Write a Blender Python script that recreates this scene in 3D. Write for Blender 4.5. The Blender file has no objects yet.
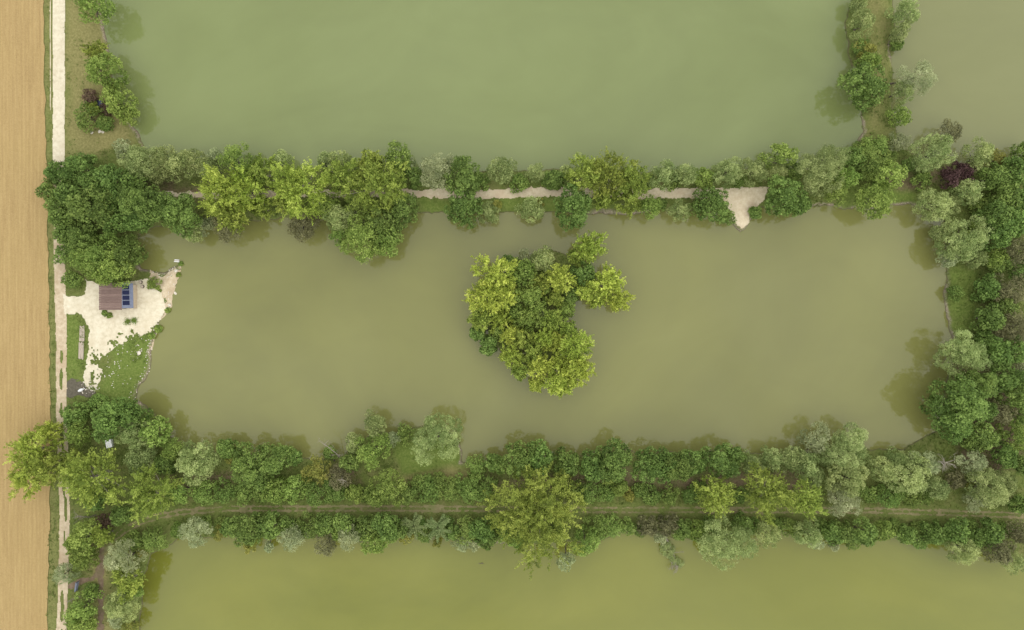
import bpy, math, random
import numpy as np
from mathutils import Vector, Matrix

# ------------------------------------------------------------------ camera, sky, sun, exposure
S = bpy.context.scene
COL = S.collection
CAM_H, MPP = 155.0, 0.225            # drone height, metres per pixel on the water
cam_d = bpy.data.cameras.new('camera'); cam = bpy.data.objects.new('camera', cam_d); COL.objects.link(cam)
cam.location = (0, 0, CAM_H); cam.rotation_euler = (0, 0, 0)
cam_d.sensor_width = 36; cam_d.lens = 36 * CAM_H / (1024 * MPP)
cam_d.clip_start = 1; cam_d.clip_end = 6000
S.camera = cam

SUN_EL, SUN_AZ = 72.0, 100.0          # azimuth clockwise from north (+y)
W = bpy.data.worlds.new('World'); S.world = W; W.use_nodes = True
nt = W.node_tree; bg = nt.nodes['Background']
sky = nt.nodes.new('ShaderNodeTexSky'); sky.sky_type = 'NISHITA'; sky.sun_disc = False
sky.sun_elevation = math.radians(SUN_EL); sky.sun_rotation = math.radians(SUN_AZ)
sky.air_density = 1.0; sky.dust_density = 0.0; sky.ozone_density = 0.6; sky.altitude = 150
hsv = nt.nodes.new('ShaderNodeHueSaturation'); hsv.inputs['Saturation'].default_value = 0.2
tcw = nt.nodes.new('ShaderNodeTexCoord'); cl = nt.nodes.new('ShaderNodeTexNoise'); cl.inputs['Scale'].default_value = 3.2; cl.inputs['Detail'].default_value = 5; cl.inputs['Distortion'].default_value = .6
cr = nt.nodes.new('ShaderNodeValToRGB'); cr.color_ramp.elements[0].position = .34; cr.color_ramp.elements[0].color = (.72, .74, .80, 1); cr.color_ramp.elements[1].position = .66; cr.color_ramp.elements[1].color = (1.5, 1.47, 1.4, 1)
cm = nt.nodes.new('ShaderNodeMix'); cm.data_type = 'RGBA'; cm.blend_type = 'MULTIPLY'; cm.inputs[0].default_value = 1.0      # thin broken cloud over the whole sky
nt.links.new(tcw.outputs['Generated'], cl.inputs['Vector']); nt.links.new(cl.outputs['Fac'], cr.inputs[0])
nt.links.new(sky.outputs[0], hsv.inputs['Color']); nt.links.new(hsv.outputs[0], cm.inputs[6]); nt.links.new(cr.outputs[0], cm.inputs[7]); nt.links.new(cm.outputs[2], bg.inputs['Color'])
bg.inputs['Strength'].default_value = 0.15
sd = bpy.data.lights.new('sun', 'SUN'); sd.energy = 1.5; sd.angle = math.radians(130); sd.color = (1.0, 0.94, 0.84)
sun = bpy.data.objects.new('sun', sd); COL.objects.link(sun); sun.location = (60, -60, 120)
el, az = math.radians(SUN_EL), math.radians(SUN_AZ)
to_sun = Vector((math.sin(az) * math.cos(el), math.cos(az) * math.cos(el), math.sin(el)))
sun.rotation_euler = to_sun.to_track_quat('Z', 'Y').to_euler()
vs = S.view_settings; vs.view_transform = 'Standard'; vs.look = 'None'; vs.exposure = 0.87; vs.gamma = 1.0

rng = np.random.default_rng(7); random.seed(7)

# ------------------------------------------------------------------ helpers
def at(px, py, z=0.0):
    k = MPP * (CAM_H - z) / CAM_H
    return np.array([(px - 512) * k, (315 - py) * k, z])
def polyw(s, z=0.6):
    v = [float(t) for t in s.replace(',', ' ').split()]
    return np.array([at(v[i], v[i + 1], z)[:2] for i in range(0, len(v), 2)])
_lat = np.random.default_rng(3).random((256, 256)) * 2 - 1
def noise(x, y, sc=1.0, off=0):
    x = np.asarray(x) / sc + off * 17.3; y = np.asarray(y) / sc + off * 41.7
    xi = np.floor(x).astype(int); yi = np.floor(y).astype(int); fx = x - xi; fy = y - yi
    fx = fx * fx * (3 - 2 * fx); fy = fy * fy * (3 - 2 * fy)
    g = lambda i, j: _lat[i & 255, j & 255]
    return (g(xi, yi) * (1 - fx) + g(xi + 1, yi) * fx) * (1 - fy) + (g(xi, yi + 1) * (1 - fx) + g(xi + 1, yi + 1) * fx) * fy
def seg_dist(X, Y, a, b):
    d = b - a; L = max(d @ d, 1e-9)
    t = np.clip(((X - a[0]) * d[0] + (Y - a[1]) * d[1]) / L, 0, 1)
    return np.hypot(X - a[0] - t * d[0], Y - a[1] - t * d[1])
def sdf_poly(X, Y, P):
    dm = np.full(X.shape, 1e9); ins = np.zeros(X.shape, bool)
    for i in range(len(P)):
        a, b = P[i], P[(i + 1) % len(P)]
        dm = np.minimum(dm, seg_dist(X, Y, a, b))
        if a[1] != b[1]:
            c = ((a[1] > Y) != (b[1] > Y)) & (X < (b[0] - a[0]) * (Y - a[1]) / (b[1] - a[1]) + a[0])
            ins ^= c
    return np.where(ins, -dm, dm)
def sdf_line(X, Y, P, w):                       # w: half width per vertex
    dm = np.full(X.shape, 1e9)
    for i in range(len(P) - 1):
        dm = np.minimum(dm, seg_dist(X, Y, P[i], P[i + 1]) - 0.5 * (w[i] + w[i + 1]))
    return dm
def obj(name, me, mat=None, parent=None, loc=None):
    o = bpy.data.objects.new(name, me); COL.objects.link(o)
    if mat and me and not me.materials: me.materials.append(mat)
    if parent: o.parent = parent
    if loc is not None: o.location = loc
    return o
def empty(name, loc=(0, 0, 0), rz=0):
    o = obj(name, None, loc=loc); o.rotation_euler = (0, 0, rz); o.empty_display_size = 0.3; return o
def tag(o, label=None, cat=None, group=None, kind=None):
    if label: o['label'] = label
    if cat: o['category'] = cat
    if group: o['group'] = group
    if kind: o['kind'] = kind
    return o
def mesh_np(name, V, F, smooth=False):          # F: (n,k) int array, k = 3 or 4
    me = bpy.data.meshes.new(name); n, k = F.shape
    me.vertices.add(len(V)); me.vertices.foreach_set('co', np.ascontiguousarray(V, dtype=np.float32).ravel())
    me.loops.add(n * k); me.loops.foreach_set('vertex_index', np.ascontiguousarray(F, dtype=np.int32).ravel())
    me.polygons.add(n); me.polygons.foreach_set('loop_start', np.arange(0, n * k, k, dtype=np.int32))
    me.polygons.foreach_set('use_smooth', np.full(n, smooth, dtype=bool))
    me.update(calc_edges=True); me.validate(); return me
class MB:
    def __init__(s): s.v = []; s.f = []
    def box(s, c, d, rz=0.0, rx=0.0, ry=0.0, taper=1.0):
        m = Matrix.Rotation(rz, 3, 'Z') @ Matrix.Rotation(ry, 3, 'Y') @ Matrix.Rotation(rx, 3, 'X'); n = len(s.v)
        for z in (-.5, .5):
            k = taper if z > 0 else 1
            for x, y in ((-.5, -.5), (.5, -.5), (.5, .5), (-.5, .5)):
                s.v.append(tuple(Vector(c) + m @ Vector((x * d[0] * k, y * d[1] * k, z * d[2]))))
        s.f += [tuple(n + i for i in q) for q in ((3, 2, 1, 0), (4, 5, 6, 7), (0, 1, 5, 4), (1, 2, 6, 5), (2, 3, 7, 6), (3, 0, 4, 7))]
        return s
    def tube(s, pts, rad, n=6):
        pts = [Vector(p) for p in pts]; base = len(s.v)
        for i, p in enumerate(pts):
            d = (pts[min(i + 1, len(pts) - 1)] - pts[max(i - 1, 0)])
            d = d.normalized() if d.length > 1e-6 else Vector((0, 0, 1))
            u = d.cross(Vector((0.31, 0.17, 0.93)))
            if u.length < 1e-3: u = d.cross(Vector((1, 0, 0)))
            u.normalize(); w = d.cross(u)
            for k in range(n):
                a = 2 * math.pi * k / n
                s.v.append(tuple(p + (u * math.cos(a) + w * math.sin(a)) * rad[i]))
        for i in range(len(pts) - 1):
            for k in range(n):
                a = base + i * n + k; b = base + i * n + (k + 1) % n
                s.f.append((a, b, b + n, a + n))
        s.f.append(tuple(base + k for k in reversed(range(n)))); e = base + (len(pts) - 1) * n
        s.f.append(tuple(e + k for k in range(n))); return s
    def mesh(s, name):
        me = bpy.data.meshes.new(name); me.from_pydata(s.v, [], s.f); me.update(); return me
    def build(s, name, mat, parent=None, loc=None): return obj(name, s.mesh(name), mat, parent, loc)

# ------------------------------------------------------------------ materials
def new_mat(name):
    m = bpy.data.materials.new(name); m.use_nodes = True
    t = m.node_tree; return m, t, t.nodes, t.links, t.nodes['Principled BSDF']
def setp(p, rough, spec=0.2):
    p.inputs['Roughness'].default_value = rough; p.inputs['Specular IOR Level'].default_value = spec
def texco(N, Lk, scale=(1, 1, 1)):
    g = N.new('ShaderNodeNewGeometry'); mp = N.new('ShaderNodeMapping'); mp.inputs['Scale'].default_value = scale
    Lk.new(g.outputs['Position'], mp.inputs['Vector']); return mp.outputs[0]
def nz(N, Lk, co, scale, detail=4, rough=0.6):
    n = N.new('ShaderNodeTexNoise'); n.inputs['Scale'].default_value = scale; n.inputs['Detail'].default_value = detail
    n.inputs['Roughness'].default_value = rough; Lk.new(co, n.inputs['Vector']); return n.outputs['Fac']
def ramp(N, Lk, fac, stops):
    r = N.new('ShaderNodeValToRGB'); e = r.color_ramp.elements
    while len(e) < len(stops): e.new(0.5)
    for i, (p, c) in enumerate(stops):
        e[i].position = p; e[i].color = (c, c, c, 1) if isinstance(c, (int, float)) else (*c, 1)
    Lk.new(fac, r.inputs[0]); return r.outputs['Color']
def mix(N, Lk, fac, a, b, mode='MIX'):
    m = N.new('ShaderNodeMix'); m.data_type = 'RGBA'; m.blend_type = mode
    for sock, v in ((m.inputs[0], fac), (m.inputs[6], a), (m.inputs[7], b)):
        if hasattr(v, 'is_linked'): Lk.new(v, sock)
        elif isinstance(v, (int, float)): sock.default_value = v
        else: sock.default_value = (*v, 1)
    return m.outputs[2]
def math_n(N, Lk, op, a, b=0.0):
    m = N.new('ShaderNodeMath'); m.operation = op
    for i, v in enumerate((a, b)):
        if hasattr(v, 'is_linked'): Lk.new(v, m.inputs[i])
        else: m.inputs[i].default_value = v
    return m.outputs[0]
def bump(N, Lk, p, h, strength, dist):
    b = N.new('ShaderNodeBump'); b.inputs['Strength'].default_value = strength; b.inputs['Distance'].default_value = dist
    Lk.new(h, b.inputs['Height']); Lk.new(b.outputs[0], p.inputs['Normal'])

def leaf_mat(name, c0, c1, c2, trans=0.38, spec=0.14, hue=0.02, val=0.22):
    m, t, N, Lk, p = new_mat(name); setp(p, 0.55, spec)
    a = N.new('ShaderNodeAttribute'); a.attribute_name = 'tint'
    c = ramp(N, Lk, a.outputs['Fac'], [(0.1, c0), (0.5, c1), (0.9, c2)])
    oi = N.new('ShaderNodeObjectInfo'); h = N.new('ShaderNodeHueSaturation')
    Lk.new(math_n(N, Lk, 'ADD', math_n(N, Lk, 'MULTIPLY', oi.outputs['Random'], hue), 0.5 - hue / 2), h.inputs['Hue'])
    r2 = math_n(N, Lk, 'FRACT', math_n(N, Lk, 'MULTIPLY', oi.outputs['Random'], 7.13))
    Lk.new(math_n(N, Lk, 'ADD', math_n(N, Lk, 'MULTIPLY', r2, val), 1 - val / 2), h.inputs['Value'])
    Lk.new(c, h.inputs['Color']); Lk.new(h.outputs[0], p.inputs['Base Color'])
    tr = N.new('ShaderNodeBsdfTranslucent'); Lk.new(h.outputs[0], tr.inputs[0])
    ms = N.new('ShaderNodeMixShader'); ms.inputs[0].default_value = trans
    Lk.new(p.outputs[0], ms.inputs[1]); Lk.new(tr.outputs[0], ms.inputs[2])
    Lk.new(ms.outputs[0], N['Material Output'].inputs['Surface']); return m
LEAF = {
 'W': leaf_mat('willow_leaves', (0.165, 0.22, 0.066), (0.298, 0.361, 0.123), (0.506, 0.566, 0.224)),
 'V': leaf_mat('silver_willow_leaves', (0.198, 0.239, 0.109), (0.335, 0.376, 0.179), (0.554, 0.595, 0.324)),
 'D': leaf_mat('dark_leaves', (0.082, 0.132, 0.029), (0.16, 0.243, 0.054), (0.285, 0.393, 0.098)),
 'M': leaf_mat('green_leaves', (0.124, 0.189, 0.037), (0.221, 0.307, 0.063), (0.376, 0.478, 0.116)),
 'P': leaf_mat('poplar_leaves', (0.132, 0.181, 0.031), (0.258, 0.329, 0.058), (0.468, 0.543, 0.118)),
 'Q': leaf_mat('bright_poplar_leaves', (0.205, 0.27, 0.042), (0.379, 0.463, 0.074), (0.66, 0.734, 0.159)),
 'B': leaf_mat('shrub_leaves', (0.108, 0.17, 0.038), (0.199, 0.288, 0.065), (0.334, 0.434, 0.111)),
 'Y': leaf_mat('yellow_leaves', (.19, .215, .045), (.27, .285, .06), (.38, .37, .095)),
 'R': leaf_mat('purple_leaves', (.065, .034, .034), (.10, .054, .05), (.15, .088, .08), hue=.01),
 'K': leaf_mat('reddish_leaves', (.10, .07, .045), (.15, .10, .065), (.21, .145, .095), hue=.01),
 'O': leaf_mat('olive_leaves', (0.125, 0.125, 0.057), (0.197, 0.19, 0.087), (0.304, 0.292, 0.14)),
 'S': leaf_mat('frond_leaves', (0.13, 0.18, 0.06), (0.218, 0.276, 0.098), (0.351, 0.403, 0.169)),
}
def bark_mat(name, a, b):
    m, t, N, Lk, p = new_mat(name); setp(p, 0.9, 0.1); co = texco(N, Lk, (1, 1, .3))
    n = nz(N, Lk, co, 6, 5); Lk.new(ramp(N, Lk, n, [(.3, a), (.7, b)]), p.inputs['Base Color']); bump(N, Lk, p, n, .5, .03); return m
BARK = bark_mat('bark', (.06, .05, .038), (.17, .145, .11)); PALE = bark_mat('pale_bark', (.17, .15, .115), (.32, .285, .225))
def plain(name, a, b, sc=3.0, rough=.7, spec=.3, stretch=(1, 1, 1), bd=.01):
    m, t, N, Lk, p = new_mat(name); setp(p, rough, spec); co = texco(N, Lk, stretch); n = nz(N, Lk, co, sc, 6, .65)
    Lk.new(ramp(N, Lk, n, [(.3, a), (.72, b)]), p.inputs['Base Color']); bump(N, Lk, p, n, .4, bd); return m

# ------------------------------------------------------------------ ponds and terrain
MAIN = polyw("""137 232 165 226 200 224 240 221 285 217 340 214 421 211 470 213 507 212 545 212 596 211 628 214 659 208 690 210 722 213
 734 222 742 230 750 222 761 207 807 206 844 207 900 206 916 205 934 211 944 222 946 250 948 282 945 294 949 313 950 331 953 352 948 380
 944 410 936 432 905 448 860 451 800 452 740 453 700 454 640 453 600 454 560 457 510 461 487 464 462 462 459 448 455 436 440 428 418 429
 398 430 372 434 352 443 343 455 320 461 295 460 262 455 225 452 196 452 172 440 152 414 134 400 140 383 146 378 150 363 151 351 157 333
 158 325 169 307 173 293 178 267 171 271 162 276 152 272 142 267 135 250""")
NORTH = polyw("""92 -260 96 -40 99 5 101 22 104 43 109 70 117 95 124 114 129 124 139 143 152 166 220 170 330 169 420 170 520 170 640 171 740 170
 800 168 840 164 857 150 866 131 863 109 856 85 852 55 849 20 852 -40 856 -260""")
EAST = polyw("""894 -260 895 -20 894 20 892 53 890 95 895 125 905 146 925 160 955 163 985 168 1010 166 1060 150 1500 140 1500 -260""")
SOUTH = polyw("""140 1000 140 640 141 610 142 582 149 556 161 549 180 536 215 537 270 536 330 537 396 536 440 537 493 545 540 545 590 542 635 533
 660 536 700 541 782 531 830 533 892 536 925 543 961 546 990 553 1024 566 1100 575 1500 580 1500 1000""")
ISLE = polyw("490 282 515 259 550 251 585 262 601 280 577 300 562 322 577 350 567 371 537 373 512 363 490 337 483 306")
def water_d(X, Y):
    m = np.maximum(sdf_poly(X, Y, MAIN), -sdf_poly(X, Y, ISLE))
    for p in (NORTH, EAST, SOUTH): m = np.minimum(m, sdf_poly(X, Y, p))
    return m
def shore_noise(X, Y): return .55 * noise(X, Y, 5.0) + .35 * noise(X, Y, 1.7, 1) + .2 * noise(X, Y, .8, 2)
def axis(lo, hi, step, far):
    core = list(np.arange(lo, hi + 1e-6, step)); out = []; s = step; p = hi
    while p < far: s *= 1.35; p += s; out.append(p)
    lef = []; s = step; p = lo
    while p > -far: s *= 1.35; p -= s; lef.append(p)
    return np.array(lef[::-1] + core + out)
GX, GY = axis(-120, 121, .5, 2500), axis(-77, 77, .5, 2500)
XX, YY = np.meshgrid(GX, GY)
DW = water_d(XX, YY) + shore_noise(XX, YY)
def height(d, X, Y):
    land = .05 + .95 * (1 - np.exp(-np.maximum(d, 0) / 1.1)) + .10 * noise(X, Y, 3.1, 4) * np.clip(d / 2, 0, 1)
    return np.where(d > 0, land, np.maximum(d * .55, -1.9) + .05)
ZZ = height(DW, XX, YY)
FIELD_E = polyw("44 -300 44 0 45.5 90 47 170 49 300 51 400 51.5 440 50.5 520 47.5 630 42 960", .9)    # right edge of the field
def field_edge(y):
    o = np.argsort(FIELD_E[:, 1]); return np.interp(y, FIELD_E[o, 1], FIELD_E[o, 0])
ZZ = np.where(XX < field_edge(YY) + 3, np.where(DW > 0, .97 + (ZZ - .97) * np.clip((XX - field_edge(YY)) / 3, 0, 1), ZZ), ZZ)
def lookup(G, x, y):
    x = np.asarray(x, float); y = np.asarray(y, float)
    i = np.clip(np.searchsorted(GX, x) - 1, 0, len(GX) - 2); j = np.clip(np.searchsorted(GY, y) - 1, 0, len(GY) - 2)
    fx = (x - GX[i]) / (GX[i + 1] - GX[i]); fy = (y - GY[j]) / (GY[j + 1] - GY[j])
    return (G[j, i] * (1 - fx) + G[j, i + 1] * fx) * (1 - fy) + (G[j + 1, i] * (1 - fx) + G[j + 1, i + 1] * fx) * fy
ground_z = lambda x, y: lookup(ZZ, x, y)
land_d = lambda x, y: lookup(DW, x, y)

# zones of what grows or lies on the ground: dry grass, lush grass, bare soil
def zone(polys, soft=1.5, amp=1.2, sc=3.0):
    m = np.zeros(XX.shape)
    for P in polys: m = np.maximum(m, np.clip(.5 - (sdf_poly(XX, YY, polyw(P)) + amp * noise(XX, YY, sc, 9)) / soft, 0, 1))
    return m
DRY = .5 * zone(["866 -20 890 -20 888 60 884 130 868 132 860 60", "43 -20 54 -20 56 200 58 420 60 640 45 640"], 3)
DRY = np.maximum(DRY, zone(["65 -20 102 -20 108 60 130 130 140 150 66 158", "92 545 112 545 112 640 94 640",
            "395 470 460 462 470 480 400 486"], 3))
LUSH = zone(["112 345 156 332 150 365 145 380 134 402 104 396 108 365", "948 272 975 268 976 335 951 338", "66 313 84 316 88 350 84 382 66 384",
             "395 440 458 440 462 464 400 476", "840 186 918 184 916 207 836 207", "420 200 640 201 640 212 420 212"], 2)
DIRT = zone(["165 474 250 470 262 482 170 486", "330 470 350 455 362 482 335 488", "478 474 800 470 800 488 480 489", "955 370 1024 330 1024 470 960 470",
             "140 180 215 183 215 200 140 200", "880 165 960 160 960 185 880 190"], 2.5) * .85
BARE = zone(["90 0 110 0 112 60 100 60", "122 118 150 125 150 160 128 150", "130 260 190 250 190 330 140 420 125 400 150 330 130 280", "940 270 958 270 958 345 940 345",
 "855 100 872 100 875 140 855 140", "585 200 645 200 645 220 585 220", "800 198 925 198 925 214 800 214", "450 435 475 440 480 470 455 470", "385 528 410 528 410 545 385 545", "480 538 505 538 505 555 480 555",
 "622 525 665 525 665 542 622 542", "885 40 905 40 905 62 885 62", "730 200 755 200 755 235 730 235"], 2.5, .6)
nx, ny = len(GX), len(GY)
idx = np.arange(nx * ny).reshape(ny, nx)
F = np.stack([idx[:-1, :-1], idx[:-1, 1:], idx[1:, 1:], idx[1:, :-1]], -1).reshape(-1, 4)
gm = mesh_np('ground', np.stack([XX, YY, ZZ], -1).reshape(-1, 3), F, True)
ca = gm.attributes.new('zone', 'FLOAT_COLOR', 'POINT')
ca.data.foreach_set('color', np.stack([DRY, LUSH, DIRT, BARE], -1).astype(np.float32).ravel())
m, t, N, Lk, p = new_mat('bank_ground'); setp(p, .95, .08); co = texco(N, Lk)
n1, n2, n3 = nz(N, Lk, co, .35, 6), nz(N, Lk, co, 2.2, 6, .7), nz(N, Lk, co, .12, 4)
grass = ramp(N, Lk, n2, [(.28, (.075, .10, .025)), (.5, (.115, .145, .036)), (.75, (.17, .19, .06))])
grass = mix(N, Lk, ramp(N, Lk, n1, [(.45, 0.0), (.7, .6)]), grass, (.165, .15, .062))
at_ = N.new('ShaderNodeAttribute'); at_.attribute_name = 'zone'; sp = N.new('ShaderNodeSeparateColor'); Lk.new(at_.outputs['Color'], sp.inputs[0])
dry = ramp(N, Lk, n2, [(.25, (.13, .125, .045)), (.5, (.20, .185, .07)), (.75, (.29, .255, .11))])
lush = ramp(N, Lk, n2, [(.28, (.078, .115, .024)), (.5, (.118, .16, .034)), (.75, (.19, .215, .066))])
soil = ramp(N, Lk, n2, [(.25, (.085, .06, .04)), (.5, (.15, .105, .068)), (.78, (.24, .18, .12))])
c = mix(N, Lk, sp.outputs[0], grass, dry); c = mix(N, Lk, sp.outputs[1], c, lush)
c = mix(N, Lk, math_n(N, Lk, 'MULTIPLY', sp.outputs[2], ramp(N, Lk, n1, [(.3, .25), (.6, 1.0)])), c, soil)
gp = N.new('ShaderNodeNewGeometry'); sx = N.new('ShaderNodeSeparateXYZ'); Lk.new(gp.outputs['Position'], sx.inputs[0])
shore_f = math_n(N, Lk, 'ADD', sx.outputs['Z'], math_n(N, Lk, 'MULTIPLY', n2, .35))
stony = ramp(N, Lk, nz(N, Lk, co, 5, 3), [(.35, (.16, .125, .085)), (.55, (.30, .25, .18)), (.7, (.46, .41, .33))])
c = mix(N, Lk, math_n(N, Lk, 'MULTIPLY', ramp(N, Lk, shore_f, [(.42, 1.0), (.66, 0.0)]), math_n(N, Lk, 'MULTIPLY', at_.outputs['Alpha'], ramp(N, Lk, n1, [(.38, .15), (.58, 1.0)]))), c, stony)
c = mix(N, Lk, ramp(N, Lk, sx.outputs['Z'], [(.02, .85), (.2, 0.0)]), c, (.10, .082, .05))
Lk.new(c, p.inputs['Base Color']); bump(N, Lk, p, n2, .7, .15)
ground = tag(obj('ground', gm, m), kind='structure')

# ------------------------------------------------------------------ water
def water_mat(name, a, b, c2, sc=.012, seed=0):
    m, t, N, Lk, p = new_mat(name); p.inputs['Roughness'].default_value = .05; p.inputs['IOR'].default_value = 1.33
    p.inputs['Specular IOR Level'].default_value = .7
    g = N.new('ShaderNodeNewGeometry'); mp = N.new('ShaderNodeMapping'); mp.inputs['Location'].default_value = (seed * 31, seed * 17, seed)
    mp.inputs['Scale'].default_value = (.8, 1.2, 1); Lk.new(g.outputs['Position'], mp.inputs[0]); co = mp.outputs[0]
    n = N.new('ShaderNodeTexNoise'); n.inputs['Scale'].default_value = sc; n.inputs['Detail'].default_value = 5
    n.inputs['Distortion'].default_value = 1.0; n.inputs['Roughness'].default_value = .58; Lk.new(co, n.inputs[0])
    Lk.new(ramp(N, Lk, n.outputs['Fac'], [(.3, a), (.5, b), (.72, c2)]), p.inputs['Base Color'])
    n5 = N.new('ShaderNodeTexNoise'); n5.inputs['Scale'].default_value = .05; n5.inputs['Detail'].default_value = 6; n5.inputs['Distortion'].default_value = 1.8; Lk.new(co, n5.inputs[0])
    plume = ramp(N, Lk, n5.outputs['Fac'], [(.3, (.97, .97, .97)), (.52, (1.0, 1.0, 1.0)), (.72, (1.03, 1.03, 1.05))])       # silt drifting in the water
    src = p.inputs['Base Color'].links[0].from_socket; Lk.new(mix(N, Lk, 1.0, src, plume, 'MULTIPLY'), p.inputs['Base Color'])
    w = nz(N, Lk, co, 1.6, 3); bump(N, Lk, p, w, .05, .04); return m
WM = water_mat('middle_pond_water', (.132, .134, .042), (.155, .157, .047), (.180, .180, .055), seed=1)
WN = water_mat('upper_pond_water', (.122, .147, .048), (.146, .176, .060), (.168, .198, .071), seed=2)
WE = water_mat('corner_pond_water', (.138, .147, .052), (.152, .16, .06), (.166, .174, .068), seed=5)
WS = water_mat('lower_pond_water', (.112, .120, .020), (.134, .142, .022), (.154, .158, .025), sc=.02, seed=4)
def sheet_rect(name, x0, x1, y0, y1, mat):          # pixels; the edges lie inside the banks
    a, b = at(x0, y1), at(x1, y0)
    me = mesh_np(name, np.array([[a[0], a[1], 0], [b[0], a[1], 0], [b[0], b[1], 0], [a[0], b[1], 0]]), np.array([[0, 1, 2, 3]]))
    return tag(obj(name, me, mat), kind='structure')
sheet_rect('middle_pond_water', 120, 970, 200, 485, WM)
sheet_rect('upper_pond_water', 78, 876, -290, 182, WN)
sheet_rect('corner_pond_water', 879, 1530, -290, 180, WE)
sheet_rect('lower_pond_water', 122, 1530, 524, 1030, WS)

# ------------------------------------------------------------------ field, tracks, yard
ys = np.concatenate([np.linspace(-900, -82, 40), np.arange(-80, 80.1, 1.0), np.linspace(82, 900, 40)])
offs = np.concatenate([np.linspace(-900, -61, 40), np.arange(-60, -.01, .18), [0.0]])
OX, OY = np.meshgrid(offs, ys); FX = OX + field_edge(OY)[:, :] + .25 * noise(0 * OY, OY, 1.3, 3) * (OX > -.1) + .12 * noise(OX, OY, 14, 6)
row = np.sin(OX * 2 * math.pi / .9)
FZ = 1.10 + np.where(OX > -60, .018 * row * (1 + .8 * noise(OX, OY * .2, 2.5, 7)) + .03 * noise(OX * 3, OY, 1.6, 5) + .02 * noise(OX, OY, .35, 8), 0) * np.clip(-OX / .4, 0, 1)
fi = np.arange(FX.size).reshape(FX.shape)
fm = mesh_np('field', np.stack([FX, OY, FZ], -1).reshape(-1, 3), np.stack([fi[:-1, :-1], fi[:-1, 1:], fi[1:, 1:], fi[1:, :-1]], -1).reshape(-1, 4), True)
m, t, N, Lk, p = new_mat('straw_stubble'); setp(p, .95, .05); co = texco(N, Lk, (1, .07, 1)); co2 = texco(N, Lk)
a, b, c_ = nz(N, Lk, co, 1.5, 6, .7), nz(N, Lk, co2, .05, 4), nz(N, Lk, co2, 4, 5, .75)
col = ramp(N, Lk, a, [(.3, (.285, .195, .078)), (.5, (.36, .255, .104)), (.72, (.43, .315, .135))])
col = mix(N, Lk, .42, col, ramp(N, Lk, c_, [(.3, (.15, .10, .045)), (.7, (.42, .31, .155))]))
col = mix(N, Lk, ramp(N, Lk, b, [(.4, 0.0), (.7, .35)]), col, (.34, .25, .10))
wv_ = N.new('ShaderNodeTexWave'); wv_.bands_direction = 'X'; wv_.inputs['Scale'].default_value = .38; wv_.inputs['Distortion'].default_value = 5.0; wv_.inputs['Detail'].default_value = 3; Lk.new(texco(N, Lk, (1, .05, 1)), wv_.inputs[0])
col = mix(N, Lk, math_n(N, Lk, 'MULTIPLY', wv_.outputs['Fac'], .2), col, (.235, .165, .078))
Lk.new(col, p.inputs['Base Color']); bump(N, Lk, p, c_, .6, .06)
tag(obj('field', fm, m), kind='structure')

PATHS = []
def draped(name, sdf, box, mat, res=.16, off=.035, amp=.35, sc=1.1, hole=None, register=True):
    x0, x1, y0, y1 = box; gx = np.arange(x0, x1, res); gy = np.arange(y0, y1, res); X, Y = np.meshgrid(gx, gy)
    def f(X, Y):
        v = sdf(X, Y) + amp * (noise(X, Y, sc, 11) + .6 * noise(X, Y, sc * .35, 12))
        return v if hole is None else np.maximum(v, hole(X, Y))
    d = f(X, Y)
    keep = (d[:-1, :-1] < 0) & (d[1:, :-1] < 0) & (d[:-1, 1:] < 0) & (d[1:, 1:] < 0)
    keep &= (ground_z(X[:-1, :-1], Y[:-1, :-1]) > -.1)
    ii = np.arange(X.size).reshape(X.shape)
    F = np.stack([ii[:-1, :-1][keep], ii[:-1, 1:][keep], ii[1:, 1:][keep], ii[1:, :-1][keep]], -1)
    u, inv = np.unique(F.ravel(), return_inverse=True)
    V = np.stack([X.ravel()[u], Y.ravel()[u]], -1); V = np.column_stack([V, ground_z(V[:, 0], V[:, 1]) + off])
    if register: PATHS.append(f)
    return tag(obj(name, mesh_np(name, V, inv.reshape(-1, 4), True), mat), kind='structure')
def dust_mat(name, a, b, c2, sc=1.2, patch=None):
    m, t, N, Lk, p = new_mat(name); setp(p, .95, .05); co = texco(N, Lk)
    n = nz(N, Lk, co, sc, 7, .7); n2 = nz(N, Lk, co, .25, 4)
    col = ramp(N, Lk, n, [(.28, a), (.5, b), (.72, c2)])
    if patch: col = mix(N, Lk, ramp(N, Lk, n2, [(.5, 0.0), (.68, .8)]), col, patch)
    Lk.new(col, p.inputs['Base Color']); bump(N, Lk, p, n, .5, .05); return m
CHALK = dust_mat('chalk', (.44, .385, .265), (.56, .505, .37), (.64, .59, .455), patch=(.50, .435, .305))
TRACKM = dust_mat('grey_chalk', (.34, .27, .17), (.45, .37, .25), (.56, .48, .34), patch=(.36, .27, .17))
SAND = dust_mat('sandy_soil', (.42, .35, .23), (.52, .445, .305), (.60, .53, .385), patch=(.44, .345, .235))
RUT = dust_mat('trodden_grass', (.14, .13, .056), (.205, .18, .09), (.27, .23, .125), patch=(.15, .16, .06))
EARTH = dust_mat('brown_earth', (.12, .085, .055), (.18, .13, .085), (.25, .19, .13), patch=(.14, .13, .06))
def lane(pts, hw):
    P = polyw(pts, .97); return (lambda X, Y: sdf_line(X, Y, P, hw)), P
Lf, _ = lane("59 -320 59 0 59 90 58.8 168", [1.42] * 4)
draped('farm_track', Lf, (-104, -99, 32, 146), CHALK, amp=.07, sc=1.8, res=.12)
draped('track_edge_rut', lane("50.8 -30 50.8 60 51 110", [.22] * 3)[0], (-104.6, -103, 44, 80), SAND, amp=.09, sc=1.6, res=.1)
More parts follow.
